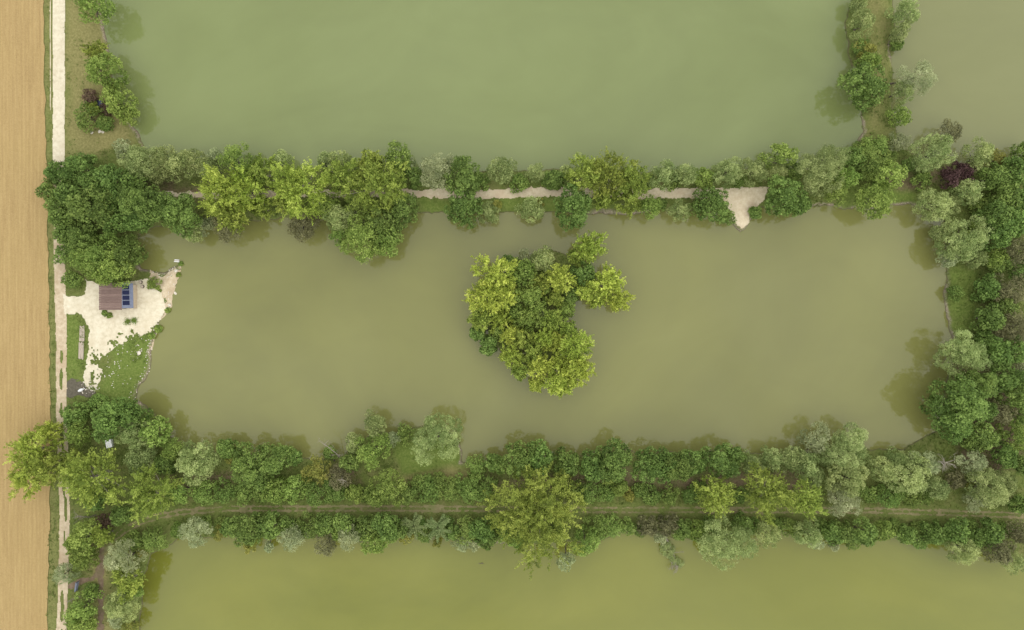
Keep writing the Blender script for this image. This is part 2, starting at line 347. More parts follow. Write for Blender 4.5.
T2, T2P = lane("58.6 163 58.8 225 59.5 260 60.5 300 61.5 340 61.5 410 63 460 65.3 510 64 560 61.5 632 58 980", [1.15, 1.15, 1.3, 1.4, 1.25, 1.25, 1.25, 1.25, 1.2, 1.15, 1.1])
def mid_grass(X, Y):
    return np.where(Y < -8, .07 * np.clip((-8 - Y) / 10, -2, 1) + .4 * noise(X * 3, Y, 2.0, 21) - np.abs(sdf_line(X, Y, T2P, [0] * len(T2P))) * 1.0, -1)
draped('farm_track', T2, (-105, -98, -150, 34.3), TRACKM, amp=.10, sc=1.6, hole=mid_grass)
YARDP = polyw("""63.5 293 70 295 84 295 85 279 96 282 120 283 140 279 151 280 163 293 165.5 307 157 325 146 336 130 340 119 347 107 356 105 361 103 378 101 386
 92 391 86 386 84.5 380 88 353 89 329 85.5 317 76 312 66 314.5 64 312""", .98)
weeds = lambda X, Y: .42 * noise(X, Y, .9, 31) + .36 * noise(X, Y, .4, 32) - .06 - .17 * np.clip(sdf_poly(X, Y, polyw("94 396 97 356 104 350 124 340 165 322 165 345 125 372")) + .4, -1.6, 4)
draped('chalk_yard', lambda X, Y: sdf_poly(X, Y, YARDP), (-102, -76, -20, 10), CHALK, res=.14, amp=.42, sc=1.3, hole=weeds, off=.05)
draped('rubble_bank', lambda X, Y: sdf_poly(X, Y, polyw('150 271 162 277 172 271 179 265 180 270 175 290 172 307 160 327 158 340 152 352 148 350 154 330 160 318 164 300 160 290 152 284')), (-84, -73, -9, 12), TRACKM, res=.14, amp=.5, sc=.9, off=.03)
NBP = polyw("160 195 185 195 230 194.5 300 194 350 194 412 193 440 193.5 500 193.8 560 191.5 600 192 650 194 700 193 735 193 764 193", .95)
ramp_p = polyw("710 188 769 187 764 200 755 211 748.5 224 742 230 735 224 727 207 716 200", .9)
def nb(X, Y):
    w = [.75, .8, .8, .85, .85, .85, 1.05, 1.2, 1.1, 1.1, 1.25, 1.15, .9, .8]
    return np.minimum(sdf_line(X, Y, NBP, w), sdf_poly(X, Y, ramp_p))
draped('bank_path', nb, (-82, 60, 17, 30), SAND, amp=.30, sc=1.2)
EMP = polyw("101 552 108 543 122 532 140 522 160 516 182 512 230 508.5 330 508.5 430 508.5 520 509 600 510 700 510 800 510 870 510.5 950 513 1020 515 1200 518", .97)
rut2 = lambda X, Y: np.abs(sdf_line(X, Y, EMP, [0] * len(EMP)) - .48) - .30 - .1 * noise(X, Y, 6, 33)
draped('embankment_track', rut2, (-96, 130, -56, -42), RUT, amp=.22, sc=.9)
E2 = polyw("101 551 101 575 101 600 101 640 100 760", .97); E3 = polyw("101 572 92 578 80 582 70 586", .97)
draped('footpath', lambda X, Y: np.minimum(sdf_line(X, Y, E2, [.85, .8, .75, .75, .75]), sdf_line(X, Y, E3, [.6, .75, .7, .6])), (-102, -86, -100, -51.5), EARTH, amp=.3, sc=1.1)
ASH = dust_mat('ash', (.075, .066, .048), (.105, .094, .068), (.15, .135, .10), sc=2)
draped('ash_patch', lambda X, Y: sdf_poly(X, Y, polyw("66 380 80 380 86 384 96 392 92 397 80 397 67 397")), (-101, -92, -20, -13), ASH, amp=.5, off=.028)

# ------------------------------------------------------------------ foliage
def leaf_mesh(name, C, Nrm, size, aspect, tint, g):
    n = len(C); r = g.normal(size=(n, 3)); t_ = np.cross(Nrm, r); t_ /= np.linalg.norm(t_, axis=1)[:, None] + 1e-9
    b_ = np.cross(Nrm, t_); s = (size * (.7 + .6 * g.random(n)))[:, None] * .5
    V = np.stack([C + t_ * s, C + b_ * s * aspect + Nrm * s * .15, C - t_ * s, C - b_ * s * aspect + Nrm * s * .15], 1).reshape(-1, 3)
    F = np.arange(n * 4).reshape(-1, 4); me = mesh_np(name, V, F)
    me.attributes.new('tint', 'FLOAT', 'POINT').data.foreach_set('value', np.repeat(np.clip(tint, 0, 1), 4).astype(np.float32)); return me
def unit(v): return v / (np.linalg.norm(v, axis=-1, keepdims=True) + 1e-9)
def sphere_pts(n, g, zmin=-1.0):
    i = np.arange(n) + .5; z = 1 - (1 - zmin) * i / n; a = i * 2.39996 + g.random() * 6.28; r = np.sqrt(np.maximum(0, 1 - z * z))
    return unit(np.stack([r * np.cos(a), r * np.sin(a), z], 1) + .22 * g.normal(size=(n, 3)))
#        vr   zmin  lobes  lobe_r       puffs puff_r        leaf  asp  dens  up   form
SPEC = {
 'W': (.95, -.55, 14, (.28, .44), 11, (.28, .44), .29, .5, 18, .35),
 'V': (.90, -.55, 14, (.28, .42), 11, (.27, .43), .28, .45, 18, .35),
 'D': (1.0, -.5, 15, (.27, .42), 11, (.24, .44), .46, .6, 9.5, .45),
 'M': (1.0, -.5, 15, (.27, .40), 10, (.26, .42), .40, .6, 10.5, .45),
 'B': (.75, -.15, 13, (.28, .42), 8, (.28, .44), .36, .6, 12, .45),
 'Y': (.85, -.2, 11, (.28, .42), 8, (.28, .44), .34, .6, 11, .4),
 'R': (1.0, -.5, 14, (.28, .42), 10, (.26, .42), .38, .6, 11, .45),
 'K': (.8, -.2, 12, (.28, .42), 8, (.28, .44), .34, .6, 9, .4),
 'O': (.95, -.5, 17, (.26, .40), 10, (.26, .42), .38, .5, 10, .4),
}
def crown(kind, R, seed):
    g = np.random.default_rng(seed * 101 + 5); name = 'crown'
    C, Nn, T = [], [], []; tips = []
    if kind in 'PQ':
        n = int(40 + 6 * R); d = sphere_pts(n, g, -.45); stretch = np.array([1, 1, 1.2])
        lump = 1 + .16 * np.sin(np.arctan2(d[:, 1], d[:, 0]) * 3 + g.random() * 6) + .12 * np.sin(np.arctan2(d[:, 1], d[:, 0]) * 7 + g.random() * 6); reach = (.42 + .55 * g.random(n) ** .75) * lump; reach[: n // 3] *= .62
        for k in range(n):
            tip = d[k] * reach[k] * R * stretch; tips.append(tip)
            lobe_t = g.normal() * .16
            for j in range(7):                       # sprays of twigs round the limb's end
                ax = unit(d[k] * .8 + np.array([0, 0, .35]) + .75 * g.normal(size=3)); ln = R * (.12 + .24 * g.random() ** 1.4) * (1.15 - .25 * reach[k])
                c0 = tip - d[k] * R * .14 * g.random() + .05 * R * g.normal(size=3); m_ = int(12 + R * R * .5)
                s = g.random(m_) ** .8; th = (.07 + R * .017) * (1.3 - .85 * s)
                off = g.normal(size=(m_, 3)) * th[:, None]
                C.append(c0 + ax * (s * ln)[:, None] * 1.25 + off)
                Nn.append(unit(.5 * unit(off) + np.array([0, 0, .5]) + .55 * g.normal(size=(m_, 3))))
                T.append(.5 + lobe_t + .13 * g.normal() + .14 * g.normal(size=m_) + 0 * s)
        C, Nn, T = map(np.concatenate, (C, Nn, T))
        return leaf_mesh(name, C, Nn, .30, .62, T, g), np.array(tips)
    if kind == 'S':
        for k in range(13):
            a = k * 2.4 + .3 * g.normal(); el_ = .15 + .5 * g.random(); ln = R * (.8 + .3 * g.random())
            s = np.linspace(.12, 1, 46)
            ax = np.stack([np.cos(a) * s * ln, np.sin(a) * s * ln, ln * (el_ * s * 1.3 - .75 * s * s * el_)], 1)
            tips.append(ax[-8]); side = np.array([-np.sin(a), np.cos(a), 0])
            for q in (-1, 0, 1):
                w = R * .10 * (1.2 - s) * q
                for rep in range(2):
                    C.append(ax + side * w[:, None] + .03 * R * g.normal(size=ax.shape)); Nn.append(unit(np.array([0, 0, .9]) + .45 * g.normal(size=ax.shape)))
                    T.append(.5 + .2 * g.normal(size=46) + .1 * g.normal())
        C, Nn, T = map(np.concatenate, (C, Nn, T))
        return leaf_mesh(name, C, Nn, .34, .5, T, g), np.array(tips)
    vr, zmin, nl, (l0, l1), npf, (p0, p1), ls, asp, dens, up = SPEC[kind]
    d = sphere_pts(nl, g, zmin); d[0] = unit(np.array([.12 * g.normal(), .12 * g.normal(), 1.0])); st = np.array([1, 1, vr])
    squash = 1 + .07 * g.normal(size=2)
    d = np.concatenate([d, [[.02, .02, 1.0]]])
    for k in range(nl + 1):
        lr = R * (l0 + (l1 - l0) * g.random()); lr = max(lr, R * .36) if k == 0 else (R * .5 if k == nl else lr); lc = d[k] * (R * (1.02 + .10 * g.normal()) - lr) * st; lc[:2] *= squash; lc = lc * (.45 if k == nl else 1); tips.append(lc)
        lt = .14 * g.normal(); pd = sphere_pts(npf, g, -.8)
        for j in range(npf):
            out = unit(d[k] * .8 + pd[j])
            if pd[j] @ d[k] < -.55: continue
            pr = lr * (p0 + (p1 - p0) * g.random()); pc = lc + pd[j] * (lr - pr * .75)
            n = max(10, int(dens * 4 * math.pi * pr * pr * .8)); q = unit(g.normal(size=(n, 3)) + .55 * out)
            rr = pr * (.65 + .45 * g.random(n) ** .7)
            C.append(pc + q * rr[:, None]); Nn.append(unit(.6 * q + np.array([0, 0, up]) + .48 * g.normal(size=(n, 3))))
            T.append(.5 + lt + .12 * g.normal() + .2 * g.normal(size=n))
        # loose sprigs that break the outline
        n = int(14 + 3 * lr * lr * 4); q = unit(g.normal(size=(n, 3)) + .8 * d[k])
        C.append(lc + q * (lr * (1.0 + .22 * g.random(n)))[:, None]); Nn.append(unit(.5 * q + np.array([0, 0, up]) + .6 * g.normal(size=(n, 3)))); T.append(.55 + lt + .15 * g.normal(size=n))
    C, Nn, T = map(np.concatenate, (C, Nn, T))
    if kind in 'BYK': k_ = C[:, 2] > -.5 * R; C, Nn, T = C[k_], Nn[k_], T[k_]
    return leaf_mesh(name, C, Nn, ls, asp, T, g), np.array(tips)

HF = {'W': 2.0, 'V': 1.95, 'D': 2.1, 'M': 2.1, 'P': 2.6, 'Q': 2.6, 'B': 1.25, 'Y': 1.5, 'R': 2.2, 'O': 2.0, 'S': 1.5, 'K': 1.3}
VR = {'P': 1.2, 'Q': 1.2, 'S': .5}
NAME = {'W': 'willow_tree', 'V': 'silver_willow_tree', 'D': 'broadleaf_tree', 'M': 'green_tree', 'P': 'poplar_tree', 'Q': 'bright_poplar_tree', 'B': 'shrub',
        'Y': 'yellow_shrub', 'R': 'purple_tree', 'O': 'thin_tree', 'K': 'reddish_shrub', 'S': 'star_shaped_tree'}
LOOK = {'W': 'rounded grey-green willow', 'V': 'pale silvery willow', 'D': 'dark leafy tree', 'M': 'mid-green tree', 'P': 'yellow-green feathery poplar',
        'Q': 'bright lime-yellow poplar', 'B': 'low green shrub', 'Y': 'small yellowish shrub', 'R': 'dark purple-leaved tree', 'O': 'dull olive-brown tree', 'K': 'reddish-brown shrub', 'S': 'star-shaped frondy tree'}
_un = 'first second third fourth fifth sixth seventh eighth ninth'.split()
ORD = _un + ('tenth eleventh twelfth thirteenth fourteenth fifteenth sixteenth seventeenth eighteenth nineteenth').split()
for tens, tth in (('twenty', 'twentieth'), ('thirty', 'thirtieth'), ('forty', 'fortieth'), ('fifty', 'fiftieth')): ORD += [tth] + [tens + '-' + u for u in _un]
# x y radius (pixels, as the crown is seen) kind ; zone: phrase, counting direction, group
PLOTS = [
 ('beside the white track at upper left', 'y', 'trees beside the upper white track', """95 4 19 M 98 53 11 P 104 72 18 M 120 103 14 M 127 115 10 M 90 118 13 B 106 124 8 B 92 98 8 K 109 108 7 K 98 104 5 K 113 90 10 M
   93 108 6 P"""),
 ('in the dark grove above the cabin', 'y', 'trees of the grove above the cabin', """57 173 11 D 80 168 15 D 112 180 13 D 51 191 10 D 71 195 14 D 95 190 12 D 92 211 19 D 65 219 14 D 108 200 12 D 136 183 14 D 143 203 19 D
   138 221 12 D 116 222 12 D 81 238 15 D 106 255 20 M 90 262 16 M 125 255 16 D 66 254 9 B 73 280 9 B 113 269 17 M 100 176 9 D 60 206 11 D 67 234 11 D 128 196 11 D"""),
 ('along the far side of the upper bank path', 'x', 'trees along the upper bank path', """124 150 9 V 141 161 18 W 162 165 16 W 180 165 14 W 195 161 13 W 207 168 11 W 216 156 8 V 236 160 15 M 263 172 14 P 281 161 9 W
   325 160 8 W 340 163 12 W 371 165 14 P 398 159 13 M 407 165 8 V 437 173 17 V 415 178 10 D 452 164 9 V 464 177 16 D 480 182 8 B 501 171 14 W 520 183 9 B 535 173 10 W 549 181 8 B 556 180 9 D 567 174 9 W
   663 175 13 W 686 175 12 W 704 178 9 M 725 173 15 W 738 180 8 B 753 172 13 W 780 157 13 M 777 172 10 W 794 172 9 B 821 170 23 W 836 193 10 M
   648 182 8 B 673 181 8 B"""),
 ('on the upper bank beside the middle pond', 'x', 'trees on the upper bank beside the middle pond', """162 209 15 D 183 215 18 D 193 231 11 W 206 226 9 V 228 228 13 O 224 194 25 Q 246 190 21 Q 232 217 15 P 262 208 11 P 301 188 29 Q 288 200 14 P 304 226 15 O
   342 176 17 P 380 186 27 P 338 218 14 W 352 217 10 V 363 238 21 M 382 226 17 D 403 210 15 D 386 240 14 M 342 236 10 M 325 205 12 M 357 205 12 M
   464 207 16 D 489 213 10 W 497 206 5 Y 532 209 13 W 538 202 5 Y 573 209 18 D 584 175 17 P 609 175 23 P 632 182 18 P 629 202 13 P 604 198 10 P 651 207 10 M 679 211 10 W 711 205 16 D 727 217 7 B
   755 213 6 B 784 196 18 D 800 205 9 D 660 205 6 B 695 207 7 B"""),
 ('on the narrow causeway at upper right', 'y', 'trees on the narrow causeway', """857 2 9 W 861 24 12 W 864 50 9 Y 859 48 8 B 868 62 9 M 864 86 19 D 858 71 7 V 905 13 12 W 900 32 9 W 915 78 16 V 903 92 10 W 899 117 10 M 897 44 6 B
   875 147 12 B 853 160 13 B 868 164 16 B 861 150 9 B 884 160 9 B 848 177 10 M 889 175 13 M 875 202 17 M 899 142 9 V 880 185 7 B"""),
 ('in the clump where causeway meets right-hand wood', 'x', 'trees of the clump at upper right', """932 153 18 W 949 133 11 O 978 155 14 W 994 160 9 Y 949 178 9 R 965 173 8 R 957 170 7 R 966 192 14 W 932 205 15 W 949 206 10 W 920 179 9 B 908 165 7 B
   961 241 21 W 947 259 9 V 975 259 10 W 940 232 9 W 955 292 7 B"""),
 ('in the right-hand wood', 'y', 'trees of the right-hand wood', """992 178 13 D 1013 172 14 D 1023 153 11 D 1004 195 14 D 1020 198 12 D 992 217 14 D 1013 221 14 D 996 234 14 D 994 259 11 M 1017 253 15 O 986 288 13 D 1009 289 15 O
   988 318 14 D 1013 326 15 O 1003 306 11 D 961 353 21 W 957 402 26 D 976 385 16 D 951 424 16 D 980 436 14 D 1004 379 15 D 1018 369 9 V 1013 393 14 D 996 350 13 D 1015 350 12 D 1012 436 13 M
   1000 412 12 O 1021 414 10 D 1005 455 11 D 985 410 11 D 1022 274 12 D 978 205 9 B 976 232 10 M 1018 504 9 D 1021 460 12 D 985 340 9 D 968 440 9 D 1000 265 9 D 996 335 9 O"""),
 ('on the island', 'x', 'trees on the island', """495 277 19 Q 485 297 16 Q 504 295 13 Q 589 247 15 Q 576 257 8 P 608 282 15 Q 618 300 12 Q 598 297 10 Q 560 279 13 Q 556 298 9 P 531 298 15 M 529 320 12 M 543 260 12 W 541 316 8 W
   583 274 11 D 524 272 13 M 481 318 12 P 489 346 9 D 511 334 11 Q 510 355 11 Q 556 341 11 Q 577 347 16 Q 578 370 15 Q 559 382 15 Q 540 367 12 Q 519 371 8 P 531 352 12 P 477 334 7 D 568 330 9 P 545 338 11 Q 515 312 10 M
   560 362 11 Q 525 256 7 V 551 319 11 P 541 284 11 P 520 338 10 P 500 318 11 Q 566 309 8 M 586 291 10 Q 536 385 6 Q 508 262 7 D 572 296 7 D 498 333 8 M"""),
 ('around the lower left corner', 'y', 'trees around the lower left corner', """34 452 22 Q 27 478 16 Q 50 432 11 Q 48 470 17 P 91 478 28 P 72 462 13 P 78 433 11 M 76 415 11 D 116 418 19 D 133 414 13 D 135 433 15 W 142 458 14 W 155 431 14 M
   173 449 10 M 153 493 24 P 182 491 11 M 165 464 10 D 107 521 9 K 87 537 14 M 103 536 10 P 83 557 12 M 124 558 17 V 129 580 14 P 123 603 15 W 117 618 8 V 132 625 8 Y 66 573 11 V 84 606 13 M 83 624 12 M 155 539 12 B
   142 550 6 Y 134 590 9 M 122 515 10 D 96 500 10 D 75 545 8 M 137 540 9 B 74 620 8 B 92 590 6 B 100 402 9 B 88 408 8 B"""),
 ('on the lower bank beside the middle pond', 'x', 'trees on the lower bank beside the middle pond', """199 460 19 W 227 449 9 D 249 464 17 D 277 459 15 D 260 475 12 D 294 457 8 D 235 456 8 Y 317 470 13 Y 340 476 11 O 376 425 12 W 354 443 9 W 373 451 15 M
   394 438 7 V 404 434 9 B 437 436 23 W 476 467 11 B 495 463 9 D 520 459 17 D 537 457 14 D 567 463 13 D 592 466 12 D 613 461 17 D 608 472 10 M 651 465 17 D 668 467 12 D 678 466 15 D 692 462 12 D 720 461 16 D 749 463 10 W
   772 458 12 W 792 458 14 W 815 438 14 V 805 464 13 W 815 477 9 W 839 456 20 W 851 443 15 W 846 477 18 W 842 501 15 V 736 456 10 D 760 468 8 W 330 452 7 B 350 462 9 D
   880 468 14 W 908 472 18 W 925 463 13 V 936 488 11 W 895 460 10 W 972 462 12 V 986 486 18 W 976 499 12 V 1002 482 13 W 970 486 4 Y 955 480 8 O"""),
 ('in the hedge above the lower bank track', 'x', 'hedge above the lower bank track', """206 494 13 B 226 494 12 B 246 494 12 B 277 493 14 M 294 491 12 M 317 496 12 B 338 494 11 B 386 488 17 M 409 494 11 B 429 491 14 B 449 491 13 B 472 493 13 B 487 489 11 B
   575 492 9 B 590 493 12 B 609 494 9 B 629 497 6 Y 651 498 10 B 537 509 43 P 716 495 19 P 767 493 23 P 805 499 17 P 887 499 12 B 870 496 9 B 355 495 9 M 366 497 9 B 262 495 10 B 420 484 9 B 440 482 9 B 460 486 9 B 375 500 8 M 305 485 8 B 330 484 8 B 560 488 8 B 620 489 8 M 640 492 8 B 700 490 8 B 740 497 8 B 900 494 8 B 925 498 8 B 860 490 8 B 670 497 9 B 690 497 9 B 910 500 9 B"""),
 ('between lower bank track and lower pond', 'x', 'trees between lower track and lower pond', """196 529 15 V 178 527 8 M 222 532 8 Y 249 526 17 D 272 523 13 D 310 524 13 B 292 538 13 V 250 546 6 Y 269 547 5 V 327 544 10 O 350 537 12 V 325 522 11 D 343 521 10 D 376 541 12 M 386 524 14 D 369 524 12 D
   414 523 13 S 407 536 7 Y 438 525 14 S 437 543 4 Y 467 528 15 B 462 543 8 V 475 544 6 V 482 528 13 D 503 528 10 M 488 537 9 D 566 560 9 V 585 541 13 M 597 523 12 B 613 523 11 B 628 523 9 B 647 523 10 O 668 522 10 O 660 538 6 V
   724 541 25 W 698 528 10 M 741 521 9 D 767 534 13 W 807 534 13 W 815 539 9 V 833 530 12 D 841 529 12 D 862 529 13 D 883 527 9 M 905 531 11 D 931 531 13 D 956 528 13 D 989 531 13 D 961 548 15 W 997 548 14 O 1012 562 11 W 1018 532 11 O
   834 546 5 V 852 542 7 B 230 524 9 D 288 521 9 B 400 527 9 D 425 534 8 B 453 530 8 D 555 530 9 M 683 525 9 D 753 524 8 B 786 522 9 B 400 522 8 B 600 530 8 B 640 528 7 B 680 532 8 B 710 522 8 B 775 522 8 B 797 527 8 B 820 523 8 B 870 537 7 B 893 523 8 B 917 525 8 B 943 536 8 B 970 525 9 B
   1005 527 8 B 262 518 8 B 300 528 8 B 335 530 8 M 360 532 8 B 393 533 7 M 420 520 7 B 446 518 7 B 495 522 8 M 222 521 8 B 918 541 8 B 975 538 9 D 357 524 9 B 516 538 9 M 207 519 6 B"""),
]
PROTO = {}
CLASSES = [1.2, 2.0, 3.0, 4.2, 5.8, 9.0]
def proto(kind, r, i):
    c_ = min(range(len(CLASSES)), key=lambda k: abs(math.log(r / CLASSES[k]))); nv = 3 if kind in 'DWMBPQ' else 2
    if CLASSES[c_] > 7: nv = 1
    key = (kind, c_, i % nv)
    if key not in PROTO:
        me, tips = crown(kind, CLASSES[c_], hash((ord(kind), c_, i % nv)) % 9973); me.materials.append(LEAF[kind]); PROTO[key] = (me, tips)
    return PROTO[key] + (CLASSES[c_],)
count = 0
for phrase, axis_, group, data in PLOTS:
    tok = data.split(); items = [(float(tok[i]), float(tok[i + 1]), float(tok[i + 2]), tok[i + 3]) for i in range(0, len(tok), 4)]
    items.sort(key=lambda q: q[0] if axis_ == 'x' else q[1])
    tot = {}; seen = {}
    for q in items: tot[q[3]] = tot.get(q[3], 0) + 1
    for px, py, rp, kd in items:
        count += 1; k = seen.get(kd, 0); seen[kd] = k + 1
        if phrase.startswith('between') and py < 532: py += 2.5; rp *= .92
        if phrase.startswith('in the hedge') and rp < 15: py -= 2; rp *= .95
        r = rp * MPP * (1.05 if kd in 'PQ' else 1.1); hf = HF[kd] * (.9 + .2 * random.random())
        if r > 7: hf *= .75
        elif r > 4.8: hf *= .88
        vr = VR.get(kd, SPEC[kd][0] if kd in SPEC else 1); zc = .85 + (hf - vr) * r
        cc = at(px, py, zc); base = cc[:2].copy()
        for _ in range(60):                                  # a tree that overhangs the water is rooted on the nearest bank
            if land_d(*base) > .6: break
            e = .3; gx_ = land_d(base[0] + e, base[1]) - land_d(base[0] - e, base[1]); gy_ = land_d(base[0], base[1] + e) - land_d(base[0], base[1] - e)
            L_ = math.hypot(gx_, gy_) + 1e-6; base += .25 * np.array([gx_, gy_]) / L_
        gz = float(ground_z(*base)) - .05
        me, tips, R0 = proto(kd, r, count); s = r / R0
        root = empty(NAME[kd], (base[0], base[1], gz))
        off = Vector((cc[0] - base[0], cc[1] - base[1], zc - gz)); rz = random.random() * 6.28
        cr = obj('crown', me, None, root, off); cr.rotation_euler = (0, 0, rz); sc_ = Vector((s * (.93 + .14 * random.random()), s * (.93 + .14 * random.random()), s)); cr.scale = sc_
        tb = MB(); tr = max(.05, .045 * r + .04); low = kd in 'BYK'
        mid = off * .45 + Vector((random.uniform(-.1, .1) * r, random.uniform(-.1, .1) * r, 0))
        top = off + Vector((0, 0, vr * r * (.1 if low else .35)))
        tb.tube([(0, 0, -.15), mid * .35, mid, off, top], [tr * 1.35, tr, tr * .85, tr * .55, tr * .2], 7)
        rot = Matrix.Rotation(rz, 3, 'Z')
        nlim = 10 if kd in 'PQO' else 7
        for tp in tips[:: max(1, len(tips) // nlim)]:
            tv = off + rot @ Vector(tp * np.array(sc_)); st_ = mid.lerp(off, random.uniform(.1, .9))
            bow = st_.lerp(tv, .55) + Vector((0, 0, -.06 * r))
            tb.tube([st_, bow, st_.lerp(tv, 1.12 if kd in 'PQO' else .98)], [tr * .42, tr * .28, tr * .07], 5)
        tb.build('stems' if low else 'trunk', PALE if kd in 'PQ' else BARK, root)
        where = ('from the left' if axis_ == 'x' else 'from the top')
        if tot[kd] == 1: lab = f'only {LOOK[kd]} {phrase}'
        elif k == 0: lab = f'{"leftmost" if axis_ == "x" else "topmost"} {LOOK[kd]} {phrase}'
        elif k == tot[kd] - 1: lab = f'{"rightmost" if axis_ == "x" else "lowest"} {LOOK[kd]} {phrase}'
        else: lab = f'{ORD[k]} {LOOK[kd]} {where}, {phrase}'
        tag(root, lab, 'shrub' if low else 'tree', group)

# undergrowth: low leafy plants nobody could count
g = np.random.default_rng(77); n = 150000
X = g.uniform(-104, 118, n); Y = g.uniform(-75, 74, n); d = land_d(X, Y)
keep = (d > -.08) & (X > field_edge(Y) - .2 + .3 * g.random(n))
dens = .55 + .55 * noise(X, Y, 4, 40) + .35 * noise(X, Y, 1.5, 41) - .55 * lookup(LUSH, X, Y) - .62 * lookup(DRY, X, Y) - .5 * lookup(DIRT, X, Y)
keep &= g.random(n) < np.clip(dens, .02, 1)
X, Y = X[keep], Y[keep]
for f in PATHS:
    k_ = f(X, Y) > .05; X, Y = X[k_], Y[k_]
emb = sdf_line(X, Y, EMP, [1.0] * len(EMP)) > g.random(len(X)) * .5; X, Y = X[emb], Y[emb]
cab = (X > -91.6) & (X < -82.5) & (Y > .8) & (Y < 7.6); X, Y = X[~cab], Y[~cab]
Hh = np.clip(.12 + .45 * (noise(X, Y, 5, 44) + .5), .06, .8); Z = ground_z(X, Y)
m_ = 4; C = np.repeat(np.stack([X, Y, Z], 1), m_, 0); C[:, :2] += g.normal(size=(len(C), 2)) * .16; C[:, 2] = ground_z(C[:, 0], C[:, 1]) + .04 + np.repeat(Hh, m_) * g.random(len(C))
Nn = unit(np.array([0, 0, .9]) + .5 * g.normal(size=C.shape)); T = np.repeat(.5 + .28 * noise(X, Y, 6, 45) + .1 * g.normal(size=len(X)), m_) + .12 * g.normal(size=len(C))
um = leaf_mesh('undergrowth', C, Nn, .30, .5, T, g)
um.materials.append(leaf_mat('undergrowth_leaves', (.09, .135, .026), (.15, .195, .042), (.235, .262, .072)))
tag(obj('undergrowth', um), 'low green weeds and grasses covering the banks between trees', 'weeds', kind='stuff')

# ------------------------------------------------------------------ cabin
CAB_B = plain('weathered_brown_sheet', (.12, .078, .064), (.20, .138, .115), 2.5, .8, .2, (.35, 3, 1))
CAB_B2 = plain('paler_brown_sheet', (.15, .10, .082), (.25, .175, .145), 2.5, .8, .2, (.35, 3, 1))
BLUE = plain('blue_grey_sheet', (.085, .10, .15), (.13, .15, .205), 1.5, .45, .4)
WOOD = plain('cabin_boards', (.36, .29, .20), (.48, .40, .29), 2.5, .8, .2, (3, 3, .4))
NAVY = plain('solar_cell', (.006, .009, .030), (.010, .015, .048), 3, .3, .12, bd=.001); STEEL = plain('steel_frame', (.30, .31, .33), (.42, .43, .45), 4, .4, .5)
GLASS = plain('window_glass', (.02, .025, .03), (.04, .045, .05), 2, .08, .5, bd=.001); WHITE = plain('white_paint', (.66, .66, .64), (.78, .78, .76), 2, .5, .4)
xw, xr, xe, y0, y1 = -91.0, -85.66, -83.45, 1.1, 7.05
gz = float(ground_z(-87, 4)) + .03
cabin = empty('cabin', (-87.2, 4.05, gz)); bx_ = lambda x, y, z: (x + 87.2, y - 4.05, z - gz)
HE, HR, HF_ = 3.15, 3.95, 3.30
wv = MB(); wv.box(bx_((xw + xe) / 2, (y0 + y1) / 2, gz + 1.05), (xe - xw - .7, y1 - y0 - .7, 2.1)); wv.build('wall', WOOD, cabin)
for yy, nm in ((y0 + .35, 'gable'), (y1 - .35, 'gable')):
    gb = MB(); nv = 0
    for dy in (-.04, .04):
        for xx, zz in ((xw + .36, gz + 2.102), (xe - .36, gz + 2.102), (xe - .36, HF_ - .22), (xr, HR - .16), (xw + .36, HE - .14)):
            gb.v.append(bx_(xx, yy + dy + (.05 if yy > 4 else -.05) * -1, zz))
    gb.f = [(0, 1, 2, 3, 4), (9, 8, 7, 6, 5)] + [(i, i + 5, (i + 1) % 5 + 5, (i + 1) % 5) for i in range(5)]
    gb.build(nm, WOOD, cabin)
slope = math.atan2(HR - HE, xr - xw); Ls = math.hypot(xr - xw, HR - HE); nrow = 12; dy = (y1 - y0) / nrow
for i in range(nrow):
    rs = MB().box(bx_((xw + xr) / 2 - .06 * (i % 3 == 1), y0 + dy * (i + .5), (HE + HR) / 2 + .02 * (i % 2)), (Ls, dy - .035, .05), ry=-slope, rz=random.uniform(-.004, .004))
    rs.build('roof_sheet', CAB_B2 if i in (1, 2, 6, 9) else CAB_B, cabin)
se = math.atan2(HR - HF_, xe - xr); Le = math.hypot(xe - xr, HR - HF_)
blue = MB().box(bx_((xr + xe) / 2 + .06, (y0 + y1) / 2 + .15, (HR + HF_) / 2 + .03), (Le, y1 - y0 - .5, .06), ry=se, rz=.02).build('blue_roof_sheet', BLUE, cabin)
MB().box(bx_(xr, (y0 + y1) / 2, HR + .035), (.28, y1 - y0, .05)).build('ridge_cap', CAB_B, cabin)
for i in range(4):
    cy = y0 + 1.55 + i * 1.14; cx = xr + .98 - .035 * i; cz = HR - (cx - xr) * math.tan(se) + .13
    pn = MB().box(bx_(cx, cy, cz), (1.42, 1.0, .04), ry=se, rz=.02).build('solar_panel', NAVY, cabin)
    fr = MB(); fr.box(bx_(cx, cy, cz - .012), (1.47, 1.05, .035), ry=se, rz=.02); fr.build('panel_frame', STEEL, pn)
dr = MB().box(bx_(-86.6, y0 + .30, gz + 1.0), (.9, .06, 2.0)).build('door', plain('door_wood', (.10, .07, .045), (.16, .115, .075)), cabin)
MB().box(bx_(-86.28, y0 + .25, gz + 1.02), (.12, .05, .04)).build('handle', STEEL, dr)
wn = MB().box(bx_(-89.2, y0 + .315, gz + 1.35), (1.0, .05, .8)).build('window', WHITE, cabin); MB().box(bx_(-89.2, y0 + .285, gz + 1.35), (.86, .04, .66)).build('pane', GLASS, wn)
tag(cabin, 'wooden cabin with brown sheet roof and blue roof strip carrying solar panels', 'cabin')

